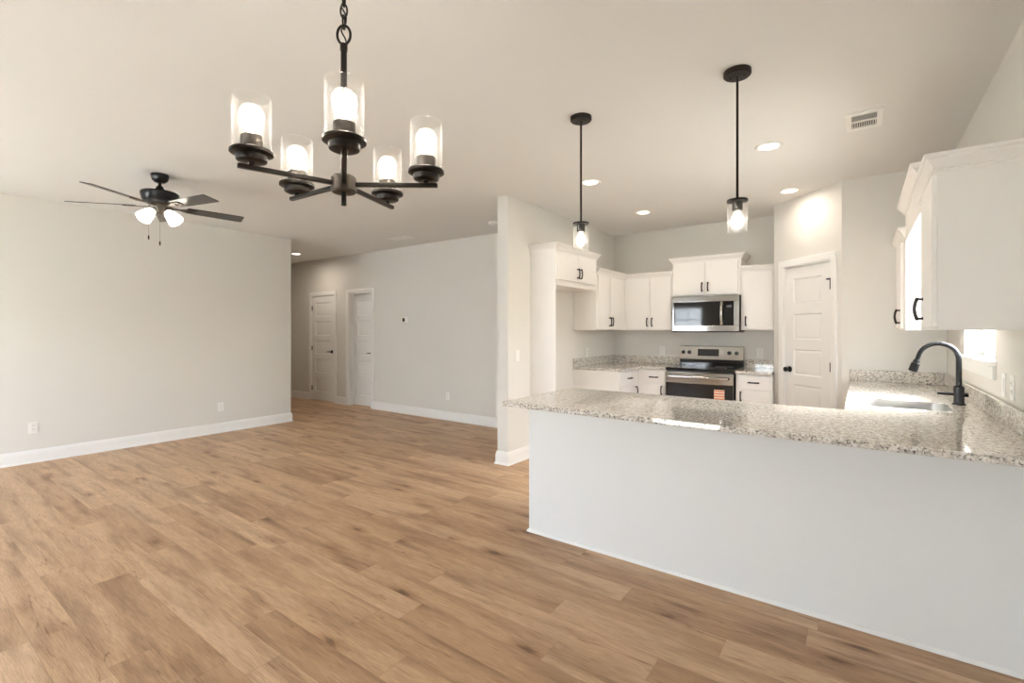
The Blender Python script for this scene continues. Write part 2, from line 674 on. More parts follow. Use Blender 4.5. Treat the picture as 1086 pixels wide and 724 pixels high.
# ------------------------------------------------------------------ room constants
H = 2.74
XL, XR = -6.93, 0.585          # left wall, right wall
YB = -1.6                      # wall behind the camera
YH = 5.33                      # hall wall and end wall of the sink run
YK = 6.47                      # range wall
XP0, XP1 = -3.02, -2.89        # partition between hall side and kitchen
YP = 3.90                      # free end of the partition
YL = 3.87                      # free end of the left wall
PA, PB = (-0.764, 5.958), (-0.135, YH)   # the angled pantry wall


def wall(name, p0, p1, thick, openings=(), z0=0.0, z1=H, m=None):
    """p0->p1 room-side line seen with the room on the right; thickness goes to the left."""
    p0, p1 = Vector((p0[0], p0[1])), Vector((p1[0], p1[1]))
    d = (p1 - p0)
    L = d.length
    d.normalize()
    bm = BM()
    ops = sorted(openings)
    cuts = [0.0]
    for a, b, za, zb in ops:
        cuts += [a, b]
    cuts.append(L)
    for i in range(0, len(cuts), 2):
        if cuts[i + 1] - cuts[i] > 1e-4:
            box(bm, (cuts[i], 0, z0), (cuts[i + 1], thick, z1))
    for a, b, za, zb in ops:
        if za > z0:
            box(bm, (a, 0, z0), (b, thick, za))
        if zb < z1:
            box(bm, (a, 0, zb), (b, thick, z1))
    ang = math.atan2(d.y, d.x)
    bmesh.ops.transform(bm, matrix=Matrix.Translation((p0.x, p0.y, 0)) @ Matrix.Rotation(ang, 4, 'Z'), verts=bm.verts)
    return struct(name, bm, m or M['wall'])


# floor and ceiling
bm = BM()
box(bm, (-10.4, YB - 0.15, -0.12), (XR + 0.15, YK + 0.15, 0.0))
struct('floor', bm, M['floor'])
bm = BM()
box(bm, (-10.4, YB - 0.15, H), (XR + 0.15, YK + 0.15, H + 0.15))
struct('ceiling', bm, M['ceil'])

# walls (travel direction keeps the room on the right hand)
WIN = (3.59, 4.52, 1.19, 2.07)            # sink window: y0 y1 z0 z1
wall('wall_left', (XL, YB), (XL, YL), 0.13)
wall('wall_hall_near', (-10.2, YL), (XL - 0.131, YL), -0.13)
wall('wall_hall_end', (-10.2, YL - 0.13), (-10.2, YH + 0.15), 0.15)
D1 = (-8.78, -8.02)
D2 = (-7.565, -6.93)
DH = 2.035
wall('wall_hall', (-10.199, YH), (XP0, YH), 0.14, [(D1[0] + 10.199, D1[1] + 10.199, -0.001, DH), (D2[0] + 10.199, D2[1] + 10.199, -0.001, DH)])
wall('wall_partition', (XP0, YK + 0.13), (XP0, YP), XP1 - XP0)   # one solid slab, hall side to kitchen side
wall('wall_kitchen', (XP1 + 0.001, YK), (XR + 0.13, YK), 0.13)
wall('wall_pantry_return', (PA[0], YK - 0.001), (PA[0], PA[1]), 0.10)
pl = math.hypot(PB[0] - PA[0], PB[1] - PA[1])
PDOOR = (0.155, 0.775)
wall('wall_pantry', PA, PB, 0.10, [(PDOOR[0], PDOOR[1], -0.001, DH)])
wall('wall_sink_end', (PB[0], YH), (XR - 0.001, YH), 0.12)
wall('wall_right', (XR, YK - 0.001), (XR, YB), 0.15, [(YK - 0.001 - WIN[1], YK - 0.001 - WIN[0], WIN[2], WIN[3])])
# wall behind the camera: living window pair, dining window, glass door
BW = [(-6.6, -4.8, 0.5, 2.1), (-4.35, -3.5, 0.6, 2.05), (-2.40, -1.40, 0.0, 2.1)]
wall('wall_back', (XR + 0.15, YB), (XL - 0.13, YB), 0.15, [(XR + 0.15 - b, XR + 0.15 - a, za if za else -0.001, zb) for a, b, za, zb in BW])

# closets behind the hall doors, so that no daylight leaks through the gaps
bm = BM()
box(bm, (-10.2, YH + 0.6, 0), (XP0, YH + 0.65, H))
struct('wall_closet', bm, M['wall'])

# baseboards
BASE = [(0, 0), (0.016, 0), (0.016, 0.095), (0.012, 0.112), (0.007, 0.128), (0, 0.133)]
BASE = [(o + 0.0, z) for o, z in BASE]
SHOE = [(0.0, 0), (0.028, 0), (0.026, 0.012), (0.017, 0.018), (0.0, 0.018)]


def baseboard(name, path):
    bm = BM()
    sweep(bm, path, BASE)
    sweep(bm, path, SHOE)
    return struct(name, bm, M['trim'])


CW = 0.072   # casing width
baseboard('baseboard_left', [(XL, YB), (XL, YL), (-10.2, YL)])
baseboard('baseboard_hall', [(-10.2, YH), (D1[0] - CW, YH)])
baseboard('baseboard_hall_middle', [(D1[1] + CW, YH), (D2[0] - CW, YH)])
baseboard('baseboard_hall_right', [(D2[1] + CW, YH), (XP0, YH), (XP0, YP), (XP1, YP), (XP1, 4.305)])
baseboard('baseboard_right', [(XR, 2.70), (XR, YB)])
baseboard('baseboard_pantry', [PA, (PA[0] + (PDOOR[0] - CW) * 0.7071, PA[1] - (PDOOR[0] - CW) * 0.7071)])


# ------------------------------------------------------------------ doors
def panel_door(bm, w, h, t=0.035, panels=5, stile=0.11, rail=0.10, bottom=0.17, top=0.115):
    """moulded slab in local coordinates: x 0..w, front at y=0, thickness to +y."""
    ph = (h - top - bottom - rail * (panels - 1)) / panels
    xs = [0, stile, w - stile, w]
    # frame
    box(bm, (0, 0, 0), (stile, t, h))
    box(bm, (w - stile, 0, 0), (w, t, h))
    z = 0.0
    rails = [(0, bottom)]
    z = bottom
    for k in range(panels):
        rails.append((z + ph, z + ph + (rail if k < panels - 1 else top)))
        z += ph + rail
    for a, b in rails:
        box(bm, (stile, 0, a), (w - stile, t, b))
    # recessed panels with sloped moulding and a raised field
    z = bottom
    for k in range(panels):
        x0, x1, z0, z1 = stile, w - stile, z, z + ph
        tt = bmesh.new()

        def ring(i, y):
            return [tt.verts.new(p) for p in ((x0 + i, y, z0 + i), (x1 - i, y, z0 + i), (x1 - i, y, z1 - i), (x0 + i, y, z1 - i))]
        R_ = [ring(0, 0), ring(0.010, 0.012), ring(0.024, 0.012), ring(0.040, 0.002)]
        for A, B in zip(R_, R_[1:]):
            for j in range(4):
                tt.faces.new((A[j], A[(j + 1) % 4], B[(j + 1) % 4], B[j]))
        tt.faces.new(R_[-1])
        bmesh.ops.recalc_face_normals(tt, faces=tt.faces)
        # face toward -y
        for f in tt.faces:
            if f.normal.y > 0.2:
                f.normal_flip()
        merge(bm, tt)
        box(bm, (x0, 0.0125, z0), (x1, t, z1))
        z += ph + rail


CASING = [(0, 0), (0, 0.011), (0.010, 0.016), (0.050, 0.019), (0.062, 0.019), (CW, 0.014), (CW, 0)]


def casing(bm, w, h):
    """door casing on the plane y=0, opening x 0..w, z 0..h; profile grows outwards, projecting to -y."""
    t = bmesh.new()
    pts = [(0, 0, -1, 0), (0, h, -1, 1), (w, h, 1, 1), (w, 0, 1, 0)]
    rings = []
    for (x, z, sx, sz) in pts:
        rings.append([t.verts.new((x + sx * o, -p, z + sz * o)) for o, p in CASING])
    k = len(CASING)
    for A, B in zip(rings, rings[1:]):
        for j in range(k):
            t.faces.new((A[j], A[(j + 1) % k], B[(j + 1) % k], B[j]))
    t.faces.new(rings[0])
    t.faces.new(rings[-1])
    bmesh.ops.recalc_face_normals(t, faces=t.faces)
    merge(bm, t)


def jamb(bm, w, h, depth):
    g = 0.012
    box(bm, (0, 0, 0), (g, depth, h - g))
    box(bm, (w - g, 0, 0), (w, depth, h - g))
    box(bm, (0, 0, h - g), (w, depth, h))


def hinge(bm, x, z, y=0.0):
    cyl(bm, (x, y - 0.006, z - 0.045), (x, y - 0.006, z + 0.045), 0.006, seg=10)
    box(bm, (x - 0.012, y - 0.003, z - 0.044), (x + 0.014, y - 0.0005, z + 0.044))


def lever(bm, x, z, y, sgn):
    cyl(bm, (x, y, z), (x, y - 0.010, z), 0.031, seg=24)
    cyl(bm, (x, y - 0.010, z), (x, y - 0.048, z), 0.010, seg=12)
    tube(bm, [(x, y - 0.046, z), (x + sgn * 0.03, y - 0.05, z + 0.002), (x + sgn * 0.075, y - 0.05, z + 0.001), (x + sgn * 0.115, y - 0.046, z - 0.004)], [0.010, 0.009, 0.0075, 0.006], 10)


def door(name, loc, rotz, w, h, recess, depth, hinge_side, knob=None, hinges=True, stop=False):
    t = struct_root(name, loc, rotz)
    bm = BM()
    casing(bm, w, h)
    obj('casing', bm, M['trim'], t, True)
    bm = BM()
    jamb(bm, w, h, depth)
    obj('jamb', bm, M['trim'], t, True)
    g = 0.015
    bm = BM()
    panel_door(bm, w - 2 * g, h - g - 0.012)
    bmesh.ops.translate(bm, verts=bm.verts, vec=(g, recess, 0.010))
    slab = obj('slab', bm, M['trim'], t, True)
    hx = g if hinge_side < 0 else w - g
    if hinges:
        for hz in (0.24, 1.02, 1.80):
            bm = BM()
            hinge(bm, hx, hz, recess)
            if stop and hz > 1.7:
                cyl(bm, (hx - 0.035, recess - 0.012, hz + 0.055), (hx + 0.035, recess - 0.012, hz + 0.055), 0.008, seg=10)
                cyl(bm, (hx, recess - 0.006, hz + 0.03), (hx, recess - 0.006, hz + 0.06), 0.007, seg=10)
            obj('hinge', bm, M['black'], t, True)
    kx = w - g - 0.06 if hinge_side < 0 else g + 0.06
    bm = BM()
    if knob == 'round':
        lathe(bm, [(0.0, 0.0), (0.031, 0.0), (0.031, 0.008), (0.012, 0.012), (0.011, 0.03), (0.02, 0.036), (0.027, 0.048), (0.024, 0.060), (0.0, 0.064)], (kx, recess, 0.96), (0, -1, 0), 24)
        obj('door_knob', bm, M['black'], slab, True)
    else:
        lever(bm, kx, 0.96, recess, -1 if hinge_side < 0 else 1)
        obj('lever_handle', bm, M['black'], slab, True)
    return t


door('door_1', (D1[0], YH, 0), 0, D1[1] - D1[0], DH, 0.004, 0.14, -1)
door('door_2', (D2[0], YH, 0), 0, D2[1] - D2[0], DH, 0.10, 0.14, -1, hinges=False)
door('door_3', (PA[0] + PDOOR[0] * 0.70711, PA[1] - PDOOR[0] * 0.70711, 0), -PI / 4, PDOOR[1] - PDOOR[0], DH, 0.006, 0.10, 1, knob='round', stop=True)


# ------------------------------------------------------------------ windows
def window_unit(name, loc, rotz, w, z0, z1, depth, stool=True, cols=1, rows=1, sash=True):
    """local x 0..w along the wall seen from inside, y 0 = room face of the wall, +y outwards."""
    t = struct_root(name, loc, rotz)
    fy = depth - 0.06
    bm = BM()
    for a, b in (((0, fy, z0), (0.035, depth, z1)), ((w - 0.035, fy, z0), (w, depth, z1)), ((0, fy, z0), (w, depth, z0 + 0.04)), ((0, fy, z1 - 0.035), (w, depth, z1))):
        box(bm, a, b, 0.003)
    obj('window_frame', bm, M['vinyl'], t, True)
    zm = (z0 + z1) / 2
    secs = [(z0 + 0.04, zm + 0.018, fy + 0.006), (zm - 0.018, z1 - 0.035, fy + 0.028)] if sash else [(z0 + 0.04, z1 - 0.035, fy + 0.01)]
    for a, b, y in secs:
        bm = BM()
        s = 0.035
        for p, q in (((0.035, y, a), (0.035 + s, y + 0.024, b)), ((w - 0.035 - s, y, a), (w - 0.035, y + 0.024, b)),
                     ((0.035, y, a), (w - 0.035, y + 0.024, a + s)), ((0.035, y, b - s), (w - 0.035, y + 0.024, b))):
            box(bm, p, q, 0.003)
        for c in range(1, cols):
            xx = 0.07 + (w - 0.14) * c / cols
            box(bm, (xx - 0.009, y + 0.006, a + s), (xx + 0.009, y + 0.018, b - s))
        for r_ in range(1, rows):
            zz = a + s + (b - a - 2 * s) * r_ / rows
            box(bm, (0.07, y + 0.006, zz - 0.009), (w - 0.07, y + 0.018, zz + 0.009))
        so = obj('sash', bm, M['vinyl'], t, True)
        bm = BM()
        box(bm, (0.07, y + 0.010, a + s), (w - 0.07, y + 0.014, b - s))
        obj('pane', bm, M['pane'], so, True)
    if stool:
        bm = BM()
        box(bm, (0.001, 0.0, z0 - 0.001), (w - 0.001, fy, z0 + 0.012))
        box(bm, (-0.045, -0.035, z0 - 0.012), (w + 0.045, 0.0, z0 + 0.012), 0.006)
        obj('window_sill', bm, M['trim'], t, True)
        bm = BM()
        box(bm, (-0.03, -0.016, z0 - 0.085), (w + 0.03, 0.0, z0 - 0.012), 0.004)
        obj('apron', bm, M['trim'], t, True)
    return t


window_unit('window_1', (XR, WIN[1], 0), -PI / 2, WIN[1] - WIN[0], WIN[2], WIN[3], 0.15)
portal('window_portal', (XR + 0.16, (WIN[0] + WIN[1]) / 2, (WIN[2] + WIN[3]) / 2), (PI / 2, 0, PI / 2), WIN[1] - WIN[0], WIN[3] - WIN[2])
for i, (a, b, za, zb) in enumerate(BW):
    w = b - a
    if za:
        window_unit('window_%d' % (i + 2), (b, YB, 0), PI, w, za, zb, 0.15, cols=2, rows=2)
    else:
        window_unit('door_4', (b, YB, 0), PI, w, 0.0, zb, 0.15, stool=False, cols=2, sash=False)
    portal('window_portal', ((a + b) / 2, YB - 0.16, (za + zb) / 2), (PI / 2, 0, 0), w, zb - za)

# outside: ground and the neighbouring house that the microwave door reflects
bm = BM()
box(bm, (-40, -40, -0.5), (40, 40, -0.15))
struct('ground', bm, M['concrete'])
bm = BM()
box(bm, (-12, -14, -0.15), (4, -9, 3.2))
hs = obj('house', bm, M['siding'])
tag(hs, 'neighbouring house with pale lap siding mirrored in the microwave door', 'house')

# ------------------------------------------------------------------ peninsula knee wall
PX0, PY0 = -1.826, 2.71
bm = BM()
box(bm, (PX0, PY0, 0), (XR - 0.001, PY0 + 0.11, 0.882))
struct('wall_peninsula', bm, principled('knee_wall_paint', (0.76, 0.76, 0.745), 0.6, spec=0.3, bump=0.05, bscale=300, vary=0.01))
bm = BM()
sweep(bm, [(XR, PY0), (PX0, PY0), (PX0, 3.30)][::-1], [(0, 0), (0.013, 0), (0.012, 0.008), (0.006, 0.017), (0, 0.019)])
tr = struct('trim_peninsula', bm, M['trim'])


# ------------------------------------------------------------------ cabinets
def pull(bm, x, z, y, vertical=True, L=0.10):
    """arched bar pull; the door face is at local y, projecting to -y."""
    h = L / 2

    def P(a, out):
        return (x, y - out, z + a) if vertical else (x + a, y - out, z)
    tube(bm, [P(-h * 1.12, 0.020), P(-h, 0.024), P(-h * 0.5, 0.031), P(0, 0.034), P(h * 0.5, 0.031), P(h, 0.024), P(h * 1.12, 0.020)], [0.0064, 0.0083, 0.0078, 0.0075, 0.0078, 0.0083, 0.0064], 8)
    for s in (-1, 1):
        cyl(bm, P(s * h * 0.96, 0.0), P(s * h * 0.96, 0.024), 0.0062, seg=8)
        cyl(bm, P(s * h * 0.96, 0.0), P(s * h * 0.96, 0.004), 0.008, seg=10)


def front(bm, x0, x1, z0, z1, y=0.0, t=0.019):
    box(bm, (x0, y - t, z0), (x1, y, z1), 0.0025)


CROWN = [(0, 0.0), (0.008, 0.0), (0.008, 0.010), (0.014, 0.012), (0.018, 0.024), (0.028, 0.038), (0.037, 0.046), (0.037, 0.054), (0.042, 0.056), (0.048, 0.060), (0.048, 0.072), (0, 0.072)]


def add_crown(t, path, z):
    bm = BM()
    sweep(bm, path, [(o, z + q) for o, q in CROWN])
    return obj('crown_moulding', bm, M['cab'], t, True)


def cabinet(label, loc, rotz, w, z0, z1, depth, doors=(), drawers=(), toe=False, crown=None, name='wall_cabinet', group=None, top_open=False, cat='cabinet'):
    """local: x 0..w, front frame at y=0, back at y=depth. doors = [(x0,x1,z0,z1,pull_x,pull_z)], drawers = [(x0,x1,z0,z1)]"""
    t = thing(name, label, cat, (loc[0], loc[1], 0), rotz, group)
    bm = BM()
    zb = z0 + (0.10 if toe else 0)
    if top_open:
        box(bm, (0, 0, zb), (w, 0.02, z1))
        box(bm, (0, 0.02, zb), (0.018, depth, z1))
        box(bm, (w - 0.018, 0.02, zb), (w, depth, z1))
        box(bm, (0.018, 0.02, zb), (w - 0.018, depth, zb + 0.018))
    else:
        box(bm, (0, 0, zb), (w, depth, z1), 0.0012, 1)
    if toe:
        box(bm, (0.0, 0.07, z0), (w, depth, zb))
    obj('body', bm, M['cab'], t, True)
    for d in doors:
        bm = BM()
        front(bm, *d[:4])
        do = obj('door', bm, M['cab'], t, True)
        if len(d) > 4:
            bm = BM()
            pull(bm, d[4], d[5], -0.019)
            obj('handle', bm, M['bronze'], do, True)
    for d in drawers:
        bm = BM()
        front(bm, *d[:4])
        do = obj('drawer', bm, M['cab'], t, True)
        bm = BM()
        pull(bm, (d[0] + d[1]) / 2, (d[2] + d[3]) / 2, -0.019, False)
        obj('handle', bm, M['bronze'], do, True)
    if crown:
        add_crown(t, crown[0], crown[1])
    return t


UD = 0.311            # carcass depth of the wall cabinets
G = 0.003             # clearance to walls
ZU0, ZU1 = 1.37, 2.055
RL, RB, RR = PI / 2, 0.0, -PI / 2

# cabinet above the fridge place, with its tall side panel
FX = XP1 + G + UD
w = 5.268 - 4.31
t = cabinet('white two door cabinet above the empty fridge opening with tall side panel', (FX, 4.31), RL, w, 1.845, 2.215, UD,
            doors=[(0.03, w / 2 - 0.002, 1.905, 2.195, w / 2 - 0.03, 2.0), (w / 2 + 0.002, w - 0.03, 1.905, 2.195, w / 2 + 0.03, 2.0)],
            crown=([(0, UD), (0, 0), (w, 0), (w, UD)], 2.213))
bm = BM()
box(bm, (0.0, -0.001, 0.0), (0.02, UD, 1.845), 0.0012, 1)
obj('side_panel', bm, M['cab'], t, True)

# left run wall cabinet
w = YK - G - 5.27
wd = 0.70
cabinet('white two door wall cabinet left of the corner beside the fridge opening', (FX, 5.27), RL, w, ZU0, ZU1, UD,
        doors=[(0.025, wd / 2 + 0.010, 1.385, 2.045, wd / 2 - 0.018, 1.475), (wd / 2 + 0.014, wd, 1.385, 2.045, wd / 2 + 0.042, 1.475)],
        crown=([(0, 0), (w - UD + 0.003, 0)], ZU1 - 0.002))
# back run wall cabinet
BX = XP1 + UD + G + 0.001
FY = YK - G - UD
w = -1.936 - BX
cabinet('white two door wall cabinet on the range wall left of the microwave', (BX, FY), RB, w, ZU0, ZU1, UD,
        doors=[(0.065, w / 2 + 0.025, 1.385, 2.045, w / 2 - 0.005, 1.475), (w / 2 + 0.029, w - 0.012, 1.385, 2.045, w / 2 + 0.059, 1.475)],
        crown=([(0.0, 0), (w, 0)], ZU1 - 0.002))
w = 0.798
cabinet('raised white two door cabinet directly above the microwave', (-1.934, FY), RB, w, 1.79, 2.215, UD,
        doors=[(0.03, w / 2 - 0.002, 1.805, 2.195, w / 2 - 0.035, 1.90), (w / 2 + 0.002, w - 0.03, 1.805, 2.195, w / 2 + 0.035, 1.90)],
        crown=([(0, UD), (0, 0), (w, 0), (w, UD)], 2.213))
w = PA[0] - G + 1.134
cabinet('narrow white single door wall cabinet right of the microwave', (-1.134, FY), RB, w, ZU0, ZU1, UD,
        doors=[(0.025, w - 0.03, 1.385, 2.045, 0.055, 1.475)],
        crown=([(0, 0), (w, 0)], ZU1 - 0.002))

# right wall: far cabinet, bridge over the window, near cabinet (front faces -X)
RXF = XR - G - UD
w = YH - G - 4.545
cabinet('far white wall cabinet on the window wall, beyond the sink window', (RXF, YH - G), RR, w, ZU0, ZU1, UD,
        doors=[(0.03, w - 0.19, 1.385, 2.045, w - 0.225, 1.475)],
        crown=([(0, 0), (w, 0), (w, UD)], ZU1 - 0.002))
w = 4.543 - 3.452
t = thing('valance', 'raised white valance box with crown bridging above the sink window', 'valance', (RXF, 4.543, 0), RR)
bm = BM()
box(bm, (0, 0, 2.02), (w, 0.02, 2.215), 0.0012, 1)
box(bm, (0, 0.02, 2.075), (w, UD, 2.215))
obj('board', bm, M['cab'], t, True)
add_crown(t, [(0, UD), (0, 0), (w, 0), (w, UD)], 2.213)
w = 3.450 - 2.752
cabinet('near white wall cabinet on the window wall with its end panel facing the room', (RXF, 3.450), RR, w, ZU0, ZU1, UD,
        doors=[(0.32, w - 0.012, 1.385, 2.045, 0.35, 1.475)],
        crown=([(0, 0), (w, 0), (w, UD)], ZU1 - 0.002))

# base cabinets
BD = 0.607
ZT = 0.882
LBX = XP1 + G + BD
w = 5.858 - 5.27
cabinet('white base cabinet with one drawer at the left end of the corner counter', (LBX, 5.27), RL, YK - G - 5.27, 0, ZT, BD, toe=True, name='base_cabinet',
        doors=[(0.03, w - 0.10, 0.12, 0.70, w - 0.14, 0.62)], drawers=[(0.03, w - 0.10, 0.715, 0.865)])
BFY = YK - G - BD
x0 = LBX + 0.001
w = -1.921 - x0
cabinet('white base cabinet with one drawer between the corner and the range', (x0, BFY), RB, w, 0, ZT, BD, toe=True, name='base_cabinet',
        doors=[(0.075, w - 0.012, 0.12, 0.70, w - 0.05, 0.63)], drawers=[(0.075, w - 0.012, 0.715, 0.865)])
w = PA[0] - G + 1.134
cabinet('white base cabinet with one drawer right of the range beside the pantry', (-1.134, BFY), RB, w, 0, ZT, BD, toe=True, name='base_cabinet',
        doors=[(0.025, w - 0.02, 0.12, 0.70, 0.055, 0.63)], drawers=[(0.025, w - 0.02, 0.715, 0.865)])
# kitchen side of the peninsula (front faces +Y) and the sink run (front faces -X)
w = -0.052 - PX0
n = 3
dw = (w - 0.04) / n
cabinet('white base cabinets under the peninsula counter on its kitchen side', (-0.052, 3.30), PI, w, 0, ZT, 3.30 - PY0 - 0.113, toe=True, name='base_cabinet',
        doors=[(0.02 + k * dw, 0.02 + (k + 1) * dw - 0.006, 0.12, 0.70, 0.06 + k * dw, 0.62) for k in range(n)],
        drawers=[(0.02 + k * dw, 0.02 + (k + 1) * dw - 0.006, 0.715, 0.865) for k in range(n)])
w = YH - G - 3.32
n = 3
dw = (w - 0.04) / n
cabinet('white sink base cabinets below the window counter', (-0.048, YH - G), RR, w, 0, ZT, XR - G + 0.048, toe=True, name='base_cabinet', top_open=True,
        doors=[(0.02 + k * dw, 0.02 + (k + 1) * dw - 0.006, 0.12, 0.865, 0.06 + k * dw, 0.62) for k in range(n)])

# ------------------------------------------------------------------ countertops
ZC = 0.914
SPL = 0.102
t = thing('countertop', 'corner granite countertop with backsplash left of the range', 'countertop', (-2.6, 6.1, ZC))
bm = BM()
cx0, cy1 = XP1 + G, YK - G
plate(bm, [(cx0, 5.255), (LBX + 0.04, 5.255), (LBX + 0.04, BFY - 0.04), (-1.921, BFY - 0.04), (-1.921, cy1), (cx0, cy1)], [], ZC - 0.031, ZC, 0.006)
obj('slab', bm, M['granite'], t)
bm = BM()
box(bm, (cx0, 5.256, ZC + 0.0005), (cx0 + 0.02, cy1, ZC + SPL), 0.003)
box(bm, (cx0 + 0.0205, cy1 - 0.02, ZC + 0.0005), (-1.922, cy1, ZC + SPL), 0.003)
obj('backsplash', bm, M['granite'], t)
t = thing('countertop', 'short granite countertop with backsplash right of the range', 'countertop', (-0.95, 6.1, ZC))
bm = BM()
xr = PA[0] - G
plate(bm, [(-1.134, BFY - 0.04), (xr, BFY - 0.04), (xr, cy1), (-1.134, cy1)], [], ZC - 0.031, ZC, 0.006)
obj('slab', bm, M['granite'], t)
bm = BM()
box(bm, (-1.134, cy1 - 0.02, ZC + 0.0005), (xr, cy1, ZC + SPL), 0.003)
obj('backsplash', bm, M['granite'], t)
# peninsula and sink run, one L shaped slab with the sink cut-out
SX0, SX1, SY0, SY1 = 0.04, 0.43, 3.60, 4.02
t = thing('countertop', 'large L shaped granite countertop of the peninsula and sink run', 'countertop', (-0.6, 3.0, ZC))
bm = BM()
PYF, PYB = 2.445, 3.345
xw = XR - G
plate(bm, [(-1.855, PYF), (xw, PYF), (xw, YH - G), (-0.074, YH - G), (-0.074, PYB), (-1.855, PYB)], [rrect(SX0, SY0, SX1, SY1, 0.07)[::-1]], ZC - 0.031, ZC, 0.003)
obj('slab', bm, M['granite'], t)
bm = BM()
box(bm, (xw - 0.02, PYF + 0.002, ZC + 0.0005), (xw, YH - G, ZC + SPL), 0.003)
box(bm, (-0.073, YH - G - 0.02, ZC + 0.0005), (xw - 0.0205, YH - G, ZC + SPL), 0.003)
obj('backsplash', bm, M['granite'], t)

# ------------------------------------------------------------------ sink and faucet
t = thing('sink', 'stainless steel undermount sink in the window counter', 'sink', (0.235, 3.78, 0.68))
bm = BM()
tt = bmesh.new()
rings = []
for off, z, r in ((0.0022, 0.908, 0.07), (0.004, 0.909, 0.069), (0.0055, 0.86, 0.068), (0.010, 0.72, 0.06), (0.03, 0.695, 0.05), (0.10, 0.688, 0.03)):
    rings.append([tt.verts.new((x, y, z)) for x, y in rrect(SX0 + off, SY0 + off, SX1 - off, SY1 - off, r)])
for A, B in zip(rings, rings[1:]):
    n = len(A)
    for k in range(n):
        tt.faces.new((A[k], A[(k + 1) % n], B[(k + 1) % n], B[k]))
tt.faces.new(rings[-1])
bmesh.ops.solidify(tt, geom=tt.faces[:], thickness=0.0015)
bmesh.ops.recalc_face_normals(tt, faces=tt.faces)
merge(bm, tt)
obj('bowl', bm, M['steel_dark'], t)
bm = BM()
lathe(bm, [(0.0, 0.689), (0.02, 0.689), (0.034, 0.691), (0.04, 0.6945), (0.043, 0.692), (0.043, 0.6885)], (0.235, 3.78, 0.0))
obj('drain', bm, M['steel'], t)

FXc, FYc = 0.49, 3.978
t = thing('faucet', 'matte black gooseneck kitchen faucet standing behind the sink', 'faucet', (FXc, FYc, ZC + 0.0005))
bm = BM()
lathe(bm, [(0.0, 0), (0.034, 0), (0.034, 0.006), (0.027, 0.012), (0.026, 0.05), (0.0265, 0.105), (0.023, 0.112), (0.016, 0.116), (0.0, 0.116)])
obj('base', bm, M['black'], t, True)
bm = BM()
R_ = 0.097
zc = 0.276
pts = [(0, 0, 0.11), (0, 0, 0.19), (0, 0, zc)]
for k in range(1, 15):
    a = math.radians(168) * k / 14
    pts.append((-R_ + R_ * math.cos(a), 0, zc + R_ * math.sin(a)))
pts.append((pts[-1][0] - 0.009, 0, pts[-1][2] - 0.030))
dr = Matrix.Rotation(math.radians(8), 4, 'Z')
pts = [dr @ Vector(p) for p in pts]
tube(bm, pts, [0.0145] * 3 + [0.0145 - 0.0022 * k / 14 for k in range(1, 16)], 16)
sp = obj('spout', bm, M['black'], t, True)
bm = BM()
e = pts[-1]
dd = (pts[-1] - pts[-2]).normalized()
lathe(bm, [(0.0, -0.004), (0.014, -0.004), (0.0175, 0.004), (0.0180, 0.018), (0.0225, 0.021), (0.0235, 0.060), (0.0235, 0.072), (0.018, 0.076), (0.0, 0.076)], e, dd, 20)
obj('spray_head', bm, M['black'], t, True)
bm = BM()
cyl(bm, (0.0, 0, 0.062), (0.042, 0, 0.062), 0.015, 0.014, 14)
cyl(bm, (0.0, 0, 0.062), (-0.03, -0.0, 0.062), 0.013, 0.010, 14)
cyl(bm, (-0.03, 0, 0.062), (-0.100, 0, 0.064), 0.0095, 0.0085, 12)
obj('lever', bm, M['black'], t, True)

# ------------------------------------------------------------------ range
RX0, RX1 = -1.914, -1.146
RYF, RYB = 5.80, 6.445
t = thing('range', 'stainless steel electric range with black glass top and oven door', 'stove', ((RX0 + RX1) / 2, (RYF + RYB) / 2, 0))
bm = BM()
box(bm, (RX0 + 0.004, RYF + 0.045, 0.03), (RX1 - 0.004, RYB, 0.895), 0.003)
for xx in (RX0 + 0.06, RX1 - 0.06):
    for yy in (RYF + 0.12, RYB - 0.06):
        cyl(bm, (xx, yy, 0), (xx, yy, 0.03), 0.02, seg=12)
obj('body', bm, M['plastic_black'], t)
bm = BM()
box(bm, (RX0, RYF + 0.012, 0.888), (RX1, RYB - 0.055, 0.922), 0.006)
ct = obj('cooktop', bm, M['glass_black'], t)
ringm = principled('burner_print', (0.16, 0.16, 0.16), 0.4)
for bx, by, br in ((-1.72, 5.98, 0.11), (-1.34, 5.98, 0.085), (-1.72, 6.25, 0.075), (-1.34, 6.25, 0.10)):
    pts = [(bx + br * math.cos(a * PI / 18), by + br * math.sin(a * PI / 18), 0.9222) for a in range(36)]
    bm = BM()
    tube(bm, pts, 0.0012, 4, True)
    obj('burner_ring', bm, ringm, ct)
# backguard: black riser and tilted steel control panel
bm = BM()
box(bm, (RX0 + 0.004, RYB - 0.07, 0.895), (RX1 - 0.004, RYB, 1.005), 0.004)
obj('riser', bm, M['glass_black'], t)
bm = BM()
tt = bmesh.new()
pr = [(RYB - 0.085, 1.0), (RYB, 1.0), (RYB, 1.168), (RYB - 0.055, 1.168), (RYB - 0.062, 1.163)]
A = [tt.verts.new((RX0 + 0.004, y, z)) for y, z in pr]
B = [tt.verts.new((RX1 - 0.004, y, z)) for y, z in pr]
for k in range(5):
    tt.faces.new((A[k], A[(k + 1) % 5], B[(k + 1) % 5], B[k]))
tt.faces.new(A)
tt.faces.new(B[::-1])
bmesh.ops.recalc_face_normals(tt, faces=tt.faces)
merge(bm, tt)
cp = obj('control_panel', bm, M['steel'], t)
nrm = Vector((0, -0.163, 0.023)).normalized()


def on_panel(x, f):
    return Vector((x, RYB - 0.085 + 0.023 * f, 1.0 + 0.163 * f))


